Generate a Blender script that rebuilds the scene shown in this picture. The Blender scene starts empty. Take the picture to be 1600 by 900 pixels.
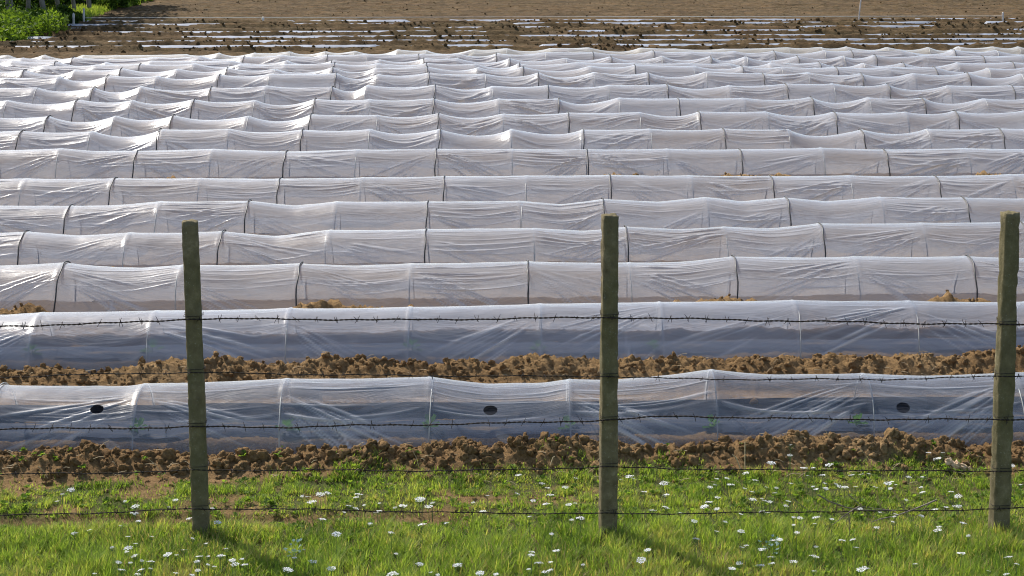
import bpy, math, random
import numpy as np
from mathutils import Vector, Matrix
random.seed(7); R = np.random.default_rng(11)
S = bpy.context.scene; COL = S.collection
# ------------------------------------------------------------ camera maths (photo pixels are 1600 x 900)
F = 3300.0; TH = math.atan(650/3300); H = 3.2; YP = 9.9
cT, sT = math.cos(TH), math.sin(TH)
def slope(py): v = (py-450)/F; return (sT+v*cT)/(cT-v*sT)          # drop per metre of forward distance
def at_plane(px, py, z=0.):                                          # ground point under a pixel
    Y = (H-z)/slope(py); v = (py-450)/F
    return Vector((Y*((px-800)/F)/(cT-v*sT), Y, z))
def at_depth(px, py, Y):
    v = (py-450)/F
    return Vector((Y*((px-800)/F)/(cT-v*sT), Y, H-Y*slope(py)))
YAW = 0.040
# ------------------------------------------------------------ noise
PM = R.permutation(256).astype(np.int64); TB = R.random(256)
def hsh(ix, iy, s): return PM[(ix+PM[(iy+PM[s & 255]) & 255]) & 255]
def vn(x, y, s=0):
    xf, yf = np.floor(x), np.floor(y); ix, iy = xf.astype(np.int64), yf.astype(np.int64)
    u, v = x-xf, y-yf; u = u*u*u*(u*(u*6-15)+10); v = v*v*v*(v*(v*6-15)+10)
    a, b = TB[hsh(ix, iy, s)], TB[hsh(ix+1, iy, s)]; c, d = TB[hsh(ix, iy+1, s)], TB[hsh(ix+1, iy+1, s)]
    return (a+(b-a)*u)*(1-v)+(c+(d-c)*u)*v
def fbm(x, y, o=4, s=0):
    r = 0; a = 1; t = 0
    for i in range(o): r = r+a*vn(x*2**i+i*7.3, y*2**i+i*3.1, s+i); t += a; a *= .5
    return r/t
def clod(x, y, s=0):                                                 # rounded lumps: one minus distance to the nearest seed
    xf, yf = np.floor(x).astype(np.int64), np.floor(y).astype(np.int64); best = np.full(x.shape, 9.)
    for dx in (-1, 0, 1):
        for dy in (-1, 0, 1):
            cx, cy = xf+dx, yf+dy; h = hsh(cx, cy, s); h2 = hsh(cx, cy, s+91)
            px, py = cx+.15+.7*TB[h], cy+.15+.7*TB[h2]; rr = .55+.75*TB[PM[h]]
            best = np.minimum(best, ((x-px)**2+(y-py)**2)/rr**2)
    return np.sqrt(np.clip(1-best, 0, 1))
def sm(x, a, b): t = np.clip((x-a)/(b-a), 0, 1); return t*t*(3-2*t)
# ------------------------------------------------------------ mesh helpers
def npmesh(name, V, Q, mat=None, smooth=True, attrs=None, uv=None):
    V = np.asarray(V, dtype=np.float32); Q = np.asarray(Q, dtype=np.int32); k = Q.shape[1]
    me = bpy.data.meshes.new(name)
    me.vertices.add(len(V)); me.vertices.foreach_set('co', V.ravel())
    me.loops.add(Q.size); me.loops.foreach_set('vertex_index', Q.ravel())
    me.polygons.add(len(Q)); me.polygons.foreach_set('loop_start', np.arange(0, Q.size, k, dtype=np.int32))
    me.polygons.foreach_set('use_smooth', np.full(len(Q), smooth))
    for an, arr in (attrs or {}).items():
        arr = np.asarray(arr, dtype=np.float32)
        if arr.ndim == 1: me.attributes.new(an, 'FLOAT', 'POINT').data.foreach_set('value', arr)
        else: me.attributes.new(an, 'FLOAT_VECTOR', 'POINT').data.foreach_set('vector', arr.ravel())
    me.update(calc_edges=True)
    if mat: me.materials.append(mat)
    return me
def grid(nx, ny):                                                    # quads of an (nx, ny) array flattened C order
    i = np.arange(nx*ny).reshape(nx, ny)
    return np.stack([i[:-1, :-1], i[1:, :-1], i[1:, 1:], i[:-1, 1:]], -1).reshape(-1, 4)
def link(name, me, parent=None, loc=(0, 0, 0), rot=(0, 0, 0), scale=(1, 1, 1)):
    o = bpy.data.objects.new(name, me); COL.objects.link(o); o.location = loc; o.rotation_euler = rot; o.scale = scale
    if parent: o.parent = parent
    return o
def tag(o, label=None, cat=None, group=None, kind=None):
    if label: o['label'] = label
    if cat: o['category'] = cat
    if group: o['group'] = group
    if kind: o['kind'] = kind
    return o
def tube(pts, rad, k=6, close=True):
    P = np.asarray([tuple(p) for p in pts], dtype=float); n = len(P); rad = np.broadcast_to(rad, (n,))
    T = np.gradient(P, axis=0); T /= np.linalg.norm(T, axis=1)[:, None]+1e-9
    ref = np.array([0, 0, 1.]) if abs(T[:, 2]).mean() < .8 else np.array([1., 0, 0])
    A = np.cross(T, ref); A /= np.linalg.norm(A, axis=1)[:, None]+1e-9; B = np.cross(T, A)
    an = np.arange(k)*2*math.pi/k
    V = P[:, None]+rad[:, None, None]*(A[:, None]*np.cos(an)[None, :, None]+B[:, None]*np.sin(an)[None, :, None])
    i = np.arange(n*k).reshape(n, k); j = np.roll(i, -1, 1)
    Q = np.stack([i[:-1], j[:-1], j[1:], i[1:]], -1).reshape(-1, 4)
    V = V.reshape(-1, 3)
    if close:
        pass
    return V, Q
def merge(parts):
    Vs, Qs, o = [], [], 0
    for V, Q in parts: Vs.append(V); Qs.append(Q+o); o += len(V)
    return np.vstack(Vs), np.vstack(Qs)
# ------------------------------------------------------------ materials
class NT:
    def __init__(s, name):
        s.m = bpy.data.materials.new(name); s.m.use_nodes = True; s.t = s.m.node_tree; s.t.nodes.clear()
        s.out = s.t.nodes.new('ShaderNodeOutputMaterial')
    def n(s, typ, ins=None, **kw):
        nd = s.t.nodes.new('ShaderNode'+typ)
        for k, v in kw.items(): setattr(nd, k, v)
        for k, v in (ins or {}).items(): s.set(nd, k, v)
        return nd
    def set(s, nd, k, v):
        i = nd.inputs[k]
        if hasattr(v, 'is_output'): s.t.links.new(v, i)
        else:
            if isinstance(v, tuple) and len(v) == 3 and i.type == 'RGBA': v = (*v, 1)
            i.default_value = v
    def ramp(s, fac, stops):
        r = s.n('ValToRGB', {0: fac}); e = r.color_ramp.elements
        while len(e) < len(stops): e.new(.5)
        for q, (p, c) in zip(e, stops): q.position = p; q.color = (*c, 1) if len(c) == 3 else c
        return r.outputs[0]
    def noise(s, scale, vec=None, detail=4, rough=.55):
        ins = {'Scale': scale, 'Detail': detail, 'Roughness': rough}
        if vec is not None: ins['Vector'] = vec
        return s.n('TexNoise', ins).outputs[0]
    def math(s, op, a, b=0., c=None):
        nd = s.n('Math', {0: a, 1: b}, operation=op)
        if c is not None: s.set(nd, 2, c)
        return nd.outputs[0]
    def mix(s, f, a, b, bt='MIX'):
        nd = s.n('Mix', data_type='RGBA', blend_type=bt); s.set(nd, 0, f); s.set(nd, 6, a); s.set(nd, 7, b); return nd.outputs[2]
    def attr(s, a): return s.n('Attribute', attribute_name=a)
    def pos(s): return s.n('NewGeometry').outputs['Position']
    def scl(s, vec, sc): 
        nd = s.n('VectorMath', {0: vec, 1: sc}, operation='MULTIPLY'); return nd.outputs[0]
    def bump(s, h, st=.5, d=.01): return s.n('Bump', {'Height': h, 'Strength': st, 'Distance': d}).outputs[0]
    def fin(s, sh): s.t.links.new(sh, s.out.inputs[0]); return s.m
def simple(name, c, rough=.7, var=.3, sc=40., metal=0, bump=0.):
    g = NT(name); f = g.noise(sc, g.pos())
    col = g.ramp(f, [(.3, tuple(x*(1-var) for x in c)), (.7, tuple(min(1, x*(1+var)) for x in c))])
    b = g.n('BsdfPrincipled', {'Base Color': col, 'Roughness': rough, 'Metallic': metal})
    if bump: g.set(b, 'Normal', g.bump(f, bump, .003))
    return g.fin(b.outputs[0])
def soil_mat():
    g = NT('soil'); p = g.pos()
    a = g.noise(1.3, p, 5); b = g.noise(14, p, 6, .7); c = g.noise(90, p, 6, .8)
    col = g.ramp(a, [(.3, (.31, .18, .075)), (.5, (.40, .245, .105)), (.72, (.48, .31, .145))])
    dk = g.ramp(g.noise(30, p, 6, .8), [(.36, (.5, .48, .46)), (.54, (1, 1, 1))])  # crumb tone here and below also paints in shading the bump lacks
    col = g.mix(.8, col, g.ramp(g.noise(75, p, 3, .8), [(.35, (.62, .6, .58)), (.6, (1.05, 1.05, 1.05))]), 'MULTIPLY')
    col = g.mix(.8, col, dk, 'MULTIPLY')
    col = g.mix(g.ramp(c, [(.45, (0, 0, 0)), (.75, (.3, .3, .3))]), col, (.46, .32, .18))
    gr = g.attr('grass').outputs['Fac']                               # earth under the sward is darker and greener
    col = g.mix(gr, col, g.ramp(b, [(.3, (.075, .07, .025)), (.7, (.13, .15, .04))]))
    far = g.attr('far').outputs['Fac']
    fc = g.ramp(g.noise(1.1, g.scl(p, (.5, 1., 1.)), 7, .7), [(.3, (.10, .058, .026)), (.5, (.165, .1, .045)), (.68, (.23, .145, .07))])
    fc = g.mix(g.ramp(g.noise(2.4, g.scl(p, (.1, 2.2, 1.)), 6, .75), [(.4, (0, 0, 0)), (.62, (.6, .6, .6))]), fc, (.11, .085, .038))
    fc = g.mix(.8, fc, g.ramp(g.noise(4.5, g.scl(p, (.7, 1., 1.)), 6, .75), [(.4, (.42, .42, .36)), (.6, (1, 1, 1))]), 'MULTIPLY')
    col = g.mix(far, col, fc)
    h = g.math('ADD', g.math('MULTIPLY', b, 1.), g.math('MULTIPLY', c, .6))
    bs = g.n('BsdfPrincipled', {'Base Color': col, 'Roughness': .95, 'Specular IOR Level': .15, 'Normal': g.bump(h, 1., .035)})
    return g.fin(bs.outputs[0])
def film_mat(name, op, tint, streak=1.):
    g = NT(name); uv = g.attr('suv').outputs['Vector']
    fold = g.attr('fold').outputs['Fac']; hole = g.attr('hole').outputs['Fac']
    s1 = g.noise(1., g.scl(uv, (2.2, 26., 1.)), 4, .6)                # long streaks of stretched, milky film
    s2 = g.noise(1., g.scl(uv, (5., 120., 1.)), 3, .6)
    s3 = g.noise(1., g.scl(uv, (.8, 3., 1.)), 4, .6)
    o = g.math('ADD', g.math('MULTIPLY', g.math('SUBTRACT', s1, .5), .5*streak), op)
    o = g.math('ADD', o, g.math('MULTIPLY', g.math('SUBTRACT', s2, .5), .22*streak))
    o = g.math('ADD', o, g.math('MULTIPLY', g.math('SUBTRACT', s3, .5), .30))
    o = g.math('ADD', o, g.math('MULTIPLY', fold, .75))
    o = g.math('ADD', o, g.n('SeparateXYZ', {0: uv}).outputs[2])
    ft = g.attr('foot').outputs['Fac']; sp = g.noise(70, g.pos(), 5, .75)  # mud splashed up from the soil
    mud = g.n('Clamp', {0: g.math('MULTIPLY', g.math('SUBTRACT', g.math('ADD', sp, g.math('MULTIPLY', ft, .42)), .78), 7.)}).outputs[0]
    o = g.math('MAXIMUM', o, g.math('MULTIPLY', mud, .85))
    tint = g.mix(g.n('Clamp', {0: g.math('MULTIPLY', fold, 1.2)}).outputs[0], (*tint, 1), (.97, .97, .98, 1))  # doubled film in a fold is whiter, plus painted sun highlights
    tint = g.mix(g.math('MULTIPLY', mud, .85), tint, (.2, .14, .08, 1))
    o = g.n('Clamp', {0: o, 1: .04, 2: .97}).outputs[0]
    h = g.math('ADD', g.math('MULTIPLY', s1, .6), g.math('MULTIPLY', s2, .4))
    nb = g.bump(h, .3, .016)
    df = g.n('BsdfDiffuse', {'Color': tint, 'Normal': nb}); tr = g.n('BsdfTranslucent', {'Color': tint, 'Normal': nb})
    body = g.n('MixShader', {0: g.n('Clamp', {0: g.math('ADD', g.math('MULTIPLY', fold, .18), .47), 1: 0., 2: .85}).outputs[0], 1: df.outputs[0], 2: tr.outputs[0]})
    tp = g.n('BsdfTransparent', {'Color': (.93, .95, .99)})
    b2 = g.n('MixShader', {0: o, 1: tp.outputs[0], 2: body.outputs[0]})
    fr = g.n('Fresnel', {'IOR': 1.5, 'Normal': nb}).outputs[0]
    gl = g.n('BsdfGlossy', {'Color': (1, 1, 1), 'Roughness': .27, 'Normal': nb})
    b3 = g.n('MixShader', {0: g.math('MULTIPLY', fr, .95), 1: b2.outputs[0], 2: gl.outputs[0]})
    hp = g.n('BsdfTransparent', {'Color': (1, 1, 1)})
    b4 = g.n('MixShader', {0: g.math('GREATER_THAN', hole, .5), 1: b3.outputs[0], 2: hp.outputs[0]})
    return g.fin(b4.outputs[0])
def leafy(name, stops, trans=.45, attr='var'):
    g = NT(name); a = g.attr(attr).outputs['Fac']; col = g.ramp(a, stops)
    df = g.n('BsdfPrincipled', {'Base Color': col, 'Roughness': .6, 'Specular IOR Level': .12}); tr = g.n('BsdfTranslucent', {'Color': g.mix(1., col, (1.5, 1.5, .7), 'MULTIPLY')})
    return g.fin(g.n('MixShader', {0: trans, 1: df.outputs[0], 2: tr.outputs[0]}).outputs[0])
M_soil = soil_mat()
M_post = None
def post_mat():
    g = NT('mossy_concrete'); p = g.pos()
    a = g.noise(16, p, 6, .65); b = g.noise(110, p, 4, .7); c = g.noise(5, g.scl(p, (1, 1, .5)), 5)
    col = g.ramp(a, [(.3, (.12, .095, .052)), (.55, (.21, .17, .095)), (.75, (.34, .28, .17))])
    col = g.mix(g.ramp(c, [(.42, (0, 0, 0)), (.6, (.45, .45, .45))]), col, (.12, .112, .045))
    col = g.mix(g.ramp(b, [(.62, (0, 0, 0)), (.68, (.6, .6, .6))]), col, (.42, .4, .3))
    h = g.math('ADD', a, g.math('MULTIPLY', b, .6))
    return g.fin(g.n('BsdfPrincipled', {'Base Color': col, 'Roughness': .95, 'Specular IOR Level': .2, 'Normal': g.bump(h, .8, .006)}).outputs[0])
M_post = post_mat()
M_wire = simple('rusty_wire', (.04, .027, .02), .75, .5, 60, .35)
M_dark = simple('dark_hose', (.018, .018, .02), .5, .3, 30)
M_pale = simple('pale_rod', (.42, .41, .38), .45, .25, 20)
M_mulch = simple('mulch_film', (.30, .32, .36), .4, .3, 3, 0, .3)
def bed_mat():
    g = NT('dark_mulch_film'); p = g.pos(); a = g.noise(1., g.scl(p, (3., 14., 14.)), 5, .65)      # black film dusted with soil
    col = g.ramp(a, [(.38, (.022, .03, .05)), (.56, (.06, .065, .08)), (.7, (.2, .14, .085))])
    return g.fin(g.n('BsdfPrincipled', {'Base Color': col, 'Roughness': .7, 'Specular IOR Level': .08, 'Normal': g.bump(a, .6, .02)}).outputs[0])
M_bed = bed_mat()
M_straw = simple('straw', (.55, .42, .24), .8, .3, 25)
M_twig = simple('twig_bark', (.2, .16, .12), .85, .45, 60)
M_trunk = simple('tree_bark', (.2, .18, .15), .9, .35, 8, 0, .5)
M_white = simple('white_petals', (.78, .78, .73), .6, .08, 200)
M_stem = simple('green_stem', (.09, .16, .035), .6, .3, 40)
M_stake = simple('painted_stake', (.55, .5, .45), .7, .4, 4)
M_string = simple('pale_string', (.6, .58, .52), .8, .15, 10)
M_grass = leafy('grass_blades', [(0, (.065, .115, .022)), (.3, (.16, .245, .04)), (.6, (.26, .345, .065)), (.85, (.36, .4, .11)), (.92, (.36, .29, .12)), (1, (.45, .34, .2))], .5)
M_leaf = leafy('bush_leaves', [(0, (.022, .045, .008)), (.5, (.06, .11, .016)), (1, (.17, .25, .035))], .4)
M_seed = leafy('seedling_leaves', [(0, (.06, .15, .02)), (1, (.13, .26, .04))], .4)
M_blue = leafy('blue_grey_leaves', [(0, (.16, .26, .2)), (1, (.28, .38, .34))], .2)
# ------------------------------------------------------------ rows of tunnels: hoop pixels (D = dark tie hoop outside the film)
D = True
def hp(s): return [(float(t.rstrip('D')), t.endswith('D')) for t in s.split()]
ROWS = [
 (605, [(0,611),(200,611),(222,608),(446,600),(600,598),(672,597),(710,602),(760,607),(850,606),(890,601),(960,601),(1050,593),(1113,585),(1160,590),(1200,592),(1350,592),(1450,594),(1600,590)], '222 446 672 890 1113 1350 1585'),
 (482, [(0,498),(62,495),(150,493),(300,491),(450,488),(640,486),(800,482),(950,479),(1240,475),(1400,476),(1600,478)], '62 243 453 640 844 1031 1240 1421 1605'),
 (414.5, [(0,420),(98,416),(150,421),(220,423),(285,419),(380,419),(468,417),(550,420),(643,417),(750,415),(826,414),(985,416),(1060,414),(1145,406),(1300,407),(1335,406),(1510,406),(1600,408)], '98D 285 468D 643 826D 985 1145D 1335 1510D'),
 (362, [(0,368),(42,367),(120,372),(202,368),(280,368),(345,366),(430,373),(515,364),(667,363),(750,361),(836,361),(910,365),(980,359),(1060,362),(1133,359),(1200,361),(1280,354),(1440,353),(1592,351)], '42D 202 345D 515 667D 836 980D 1133 1280D 1440 1592D'),
 (318, [(0,325),(110,326),(180,324),(250,319),(388,318),(460,325),(525,319),(668,319),(812,318),(875,323),(943,315),(1030,319),(1103,312),(1160,318),(1228,313),(1290,318),(1374,312),(1505,313),(1600,314)], '110D 250 388D 525 668D 812 943D 1103 1228D 1374 1505D'),
 (279, [(0,283),(300,282),(440,283),(567,281),(695,279),(823,278),(953,277),(1079,278),(1204,279),(1327,278),(1460,279),(1578,276)], '40 178D 315 438D 567 695D 823 953D 1079 1204D 1327 1460D 1578'),
 (236, [(0,238),(96,235),(150,239),(215,239),(333,236),(445,240),(557,237),(681,236),(800,236),(919,237),(1042,236),(1155,237),(1283,234),(1382,237),(1509,235),(1600,236)], '96 215D 333 445D 557 681D 800 919D 1042 1155D 1283 1382D 1509'),
 (205, [(0,207),(1600,204)], '32D 145 252D 360 473D 579 686D 799 910D 1015 1130D 1232 1347D 1449 1561D'),
 (180, [(0,185),(300,183),(600,181),(1000,178),(1600,176)], '76D 180 271D 388 486D 589 686D 786 889D 999 1092D 1197 1301D 1414 1491D 1599'),
 (157, [(0,160),(600,157),(1300,154),(1600,157)], '12 120D 207 302D 399 492D 577 677D 779 871D 967 1061D 1162 1267D 1355 1442D 1537'),
 (137, [(0,140),(500,137),(1300,134),(1600,137)], '57 146D 220 332D 417 519D 572 678D 769 856D 951 1042D 1139 1229D 1301 1385D 1481 1579D'),
 (118, [(0,123),(500,118),(1000,115),(1600,117)], '2 94 170D 247 342D 423 527D 591 670D 757 842D 928 1012D 1103 1192D 1262 1344D 1426 1512D 1594'),
 (108, [(0,111),(500,108),(1000,104),(1600,107)], '37D 116 192D 277 357D 429 520D 586 667D 747 816D 921 992D 1085 1160D 1222 1307D 1388 1461D 1544'),
 (101, [(0,104),(500,101),(1000,100),(1600,100)], '66 150 220D 304 375 446 521D 589 667D 744 810D 901 975 1072 1141 1204 1280D 1348 1410D 1495 1580D'),
 (94, [(0,100),(500,95.5),(900,91),(1300,88),(1600,89)], '88D 165 235 360 449 520D 594 664D 715 796D 884 954D 1035 1110D 1165 1246D 1316 1365D 1446 1534D 1595'),
 (86, [(0,93),(500,88),(1000,81.5),(1600,80)], '35 115D 243 313 380D 440 510D 575 655D 714 777D 854 928D 1020D 1079 1147 1210D 1287 1329D 1409 1489D 1555'),
 (79, [(0,87),(200,88.5),(400,84),(600,80),(950,75.5),(1100,78),(1400,74.5),(1600,75)], '12 68 128 181 290 342 397 453 509 555 621 666 740 791 860 919 1000 1055 1130 1231 1282 1322 1385 1450 1496 1550 1591'),
]
HN = .385; A = .38                                                    # nominal ridge height, half width
DN = [(H-HN)/slope(r[0]) for r in ROWS[:12]]
DN[0] = 11.60
STEP = (DN[11]-DN[1])/10
for k in range(12, 17): DN.append(DN[11]+STEP*.93*(k-11))
ZG = [0.]*12+[HN*0 for _ in range(5)]
for k in range(12, 17): ZG[k] = (H-HN)-DN[k]*slope(ROWS[k][0])
zk_r = [0., DN[11]+.4]+DN[12:]+[DN[16]+4, 2000.]; zk_z = [0., 0.]+ZG[12:]+[ZG[16]-.03, ZG[16]-.03]
ZFAR = zk_z[-1]
def zbase(r): return np.interp(r, zk_r, zk_z)
print('DN', [round(d, 2) for d in DN], 'ZG', [round(z, 2) for z in ZG], 'zfar', ZFAR)
STRIPS = [(36.5, 32, 140), (41.5, 37, 112), (46.5, 43, 118), (53, 49, 125), (62, 56.5, 42), (70.5, 63.5, 15), (78, 71, 25)]   # y at x=400, y at x=1000, left end
SR = [at_plane(1000, b, ZFAR+.05).y-YAW*at_plane(1000, b, ZFAR+.05).x for a, b, c in STRIPS]
EDGE = [(-4., 10.72), (-2.4, 10.78), (-1.3, 10.88), (0, 10.95), (1.3, 11.03), (2.7, 11.06), (5, 11.1)]
def grass_cov(x, y):
    e = np.interp(x, [q[0] for q in EDGE], [q[1] for q in EDGE])+(fbm(x*2.2, y*2.2, 3, 40)-.5)*.5
    c = 1-sm(y, e-.08, e+.06)
    # a shallow bare furrow left of the middle post and scattered worn spots beyond it
    fur = np.exp(-((y-10.20-.01*x-(fbm(x*1.5, y*0, 2, 50)-.5)*.2)/.10)**2)*sm(-x, -.2, .6)*(.55+.9*(fbm(x*2.5, y*2.5, 3, 52)))
    fu2 = np.exp(-((y-10.52)/.09)**2)*(fbm(x*1.7, y*1.7, 3, 58) > .5)*.8*(1-sm(x, .2, .8))
    worn = sm(fbm(x*3.1, y*3.1, 3, 60), .6, .72)*.8*(1-.75*sm(x, .3, 1.))
    return np.clip(c*(1-np.clip(fur*1.25, 0, 1))*(1-fu2)*(1-worn*(.35+.65*(y > 10.3))), 0, 1), np.clip(fur, 0, 1)
def ground(x, y, detail=True):
    r = y-YAW*x; z = zbase(r).astype(float)
    near = 1-sm(r, 16, 22)
    g = np.zeros_like(z); rough = np.full_like(z, .35); inside = np.zeros_like(z)
    for k, d in enumerate(DN):
        rf, rb = d-A-.09, d+A+.09
        w = np.abs(r-d) < 1.2
        if not w.any(): continue
        xx, rr = x[w], r[w]
        if k == 0: af, wf = .085+.09*(fbm(xx*1.6, rr*0, 3, 3)-.4), .125
        elif k == 1: af, wf = .095+.07*(fbm(xx*1.2, rr*0, 3, 4)-.4), .125
        elif k == 2: af, wf = .07+.5*np.clip(fbm(xx*.9, rr*0+10, 3, 7)-.45, 0, .2), .12
        else: af, wf = .74*np.clip(fbm(xx*.8, rr*0+k*5, 3, 5+k)-.41, 0, .16), .12
        m = af*np.exp(-((rr-rf)/np.where(rr < rf, wf*1.5, wf))**2)
        ab = (.12 if k < 2 else .05)+.06*(fbm(xx*1.3, rr*0+9+k, 2, 33)-.4)
        m2 = ab*np.exp(-((rr-rb)/.11)**2)
        ins = (1-sm(np.abs(rr-d), A-.15, A-.02))
        mb = (.15+.05*(fbm(xx*3, rr*0+k, 2, 37)-.4) if k < 2 else .06)*np.exp(-((rr-d-A+.06)/.085)**2)   # earth piled inside along the far foot
        g[w] = np.maximum(np.maximum(g[w], np.maximum(m, m2)*(1-ins*.9)), mb)
        rough[w] = np.maximum(rough[w], np.clip(np.maximum(m, m2)*11, 0, 1.2)*(1-ins*.4))
        inside[w] = np.maximum(inside[w], ins)
    g = np.maximum(g, inside*.088)
    cov, fur = grass_cov(x, y)
    rough = rough*(1-.75*cov)
    z = z+g+cov*.012-.05*fur
    if detail:
        c1 = clod(x*7.5, y*7.5, 70); c2 = clod(x*16+3, y*16, 71); c3 = clod(x*34, y*34+5, 72)
        det = (.026*c1*sm(fbm(x*2, y*2, 2, 80), .38, .55)+.024*c2*sm(fbm(x*5, y*5, 2, 81), .3, .55)+.02*c3+.06*(fbm(x*8, y*8, 3, 75)-.5)+.045*(np.abs(fbm(x*26, y*26, 3, 77)-.5)*2-.25)+.022*(fbm(x*60, y*60, 2, 76)-.5))
        z = z+rough*det*(1-.3*inside)
        fr = sm(r, DN[16]+.5, DN[16]+1.5)
        z = z+fr*(.05*(fbm(x*1.2, y*2.4, 4, 90)-.5)+.05*(fbm(x*7, y*7, 3, 94)-.5)+.02*clod(x*5, y*5, 92)*(fbm(x*.8, y*2., 3, 93) > .5))
        for s in SR: z = z+fr*(.075*np.exp(-((r-s+.42)/.11)**2)*1.3*(.35+.65*clod(x*5.5, r*5.5, 95))*(.35+fbm(x*.7, r*0+s, 2, 96))-.03*np.exp(-((r-s+.7)/.12)**2)+.02*np.exp(-((r-s)/.25)**2))
        z = z+sm(y, 66, 200)*.3*(fbm(x*.03, y*.03, 3, 99)-.5)
    return z, cov
def gz(x, y): return float(ground(np.array([x], float), np.array([y], float))[0][0])
# ground sheet
ys = np.concatenate([np.array([-30., -12, -3, 2, 5, 7, 8.3]), np.arange(8.5, 14.6, .0105), np.arange(14.6, 46.6, .05), np.arange(46.6, 68, .07), 68*np.power(1.12, np.arange(1, 26))])
u = np.linspace(-1, 1, 620); ue = 1+np.power(np.arange(1, 15)/14., 2)*14; u = np.concatenate([-ue[::-1], u, ue])
Yg, Ug = np.meshgrid(ys, u, indexing='ij'); HWg = np.maximum(Yg, 8.)*.2424*1.22+.9; Xg = Ug*HWg
Zg, Cg = ground(Xg.ravel(), Yg.ravel())
farm = sm(Yg.ravel()-YAW*Xg.ravel(), DN[16]+.6, DN[16]+1.5)
me = npmesh('ground', np.stack([Xg.ravel(), Yg.ravel(), Zg], -1), grid(len(ys), len(u))[:, ::-1], M_soil, True, {'grass': Cg, 'far': farm})
tag(link('ground', me), kind='structure')
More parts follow.
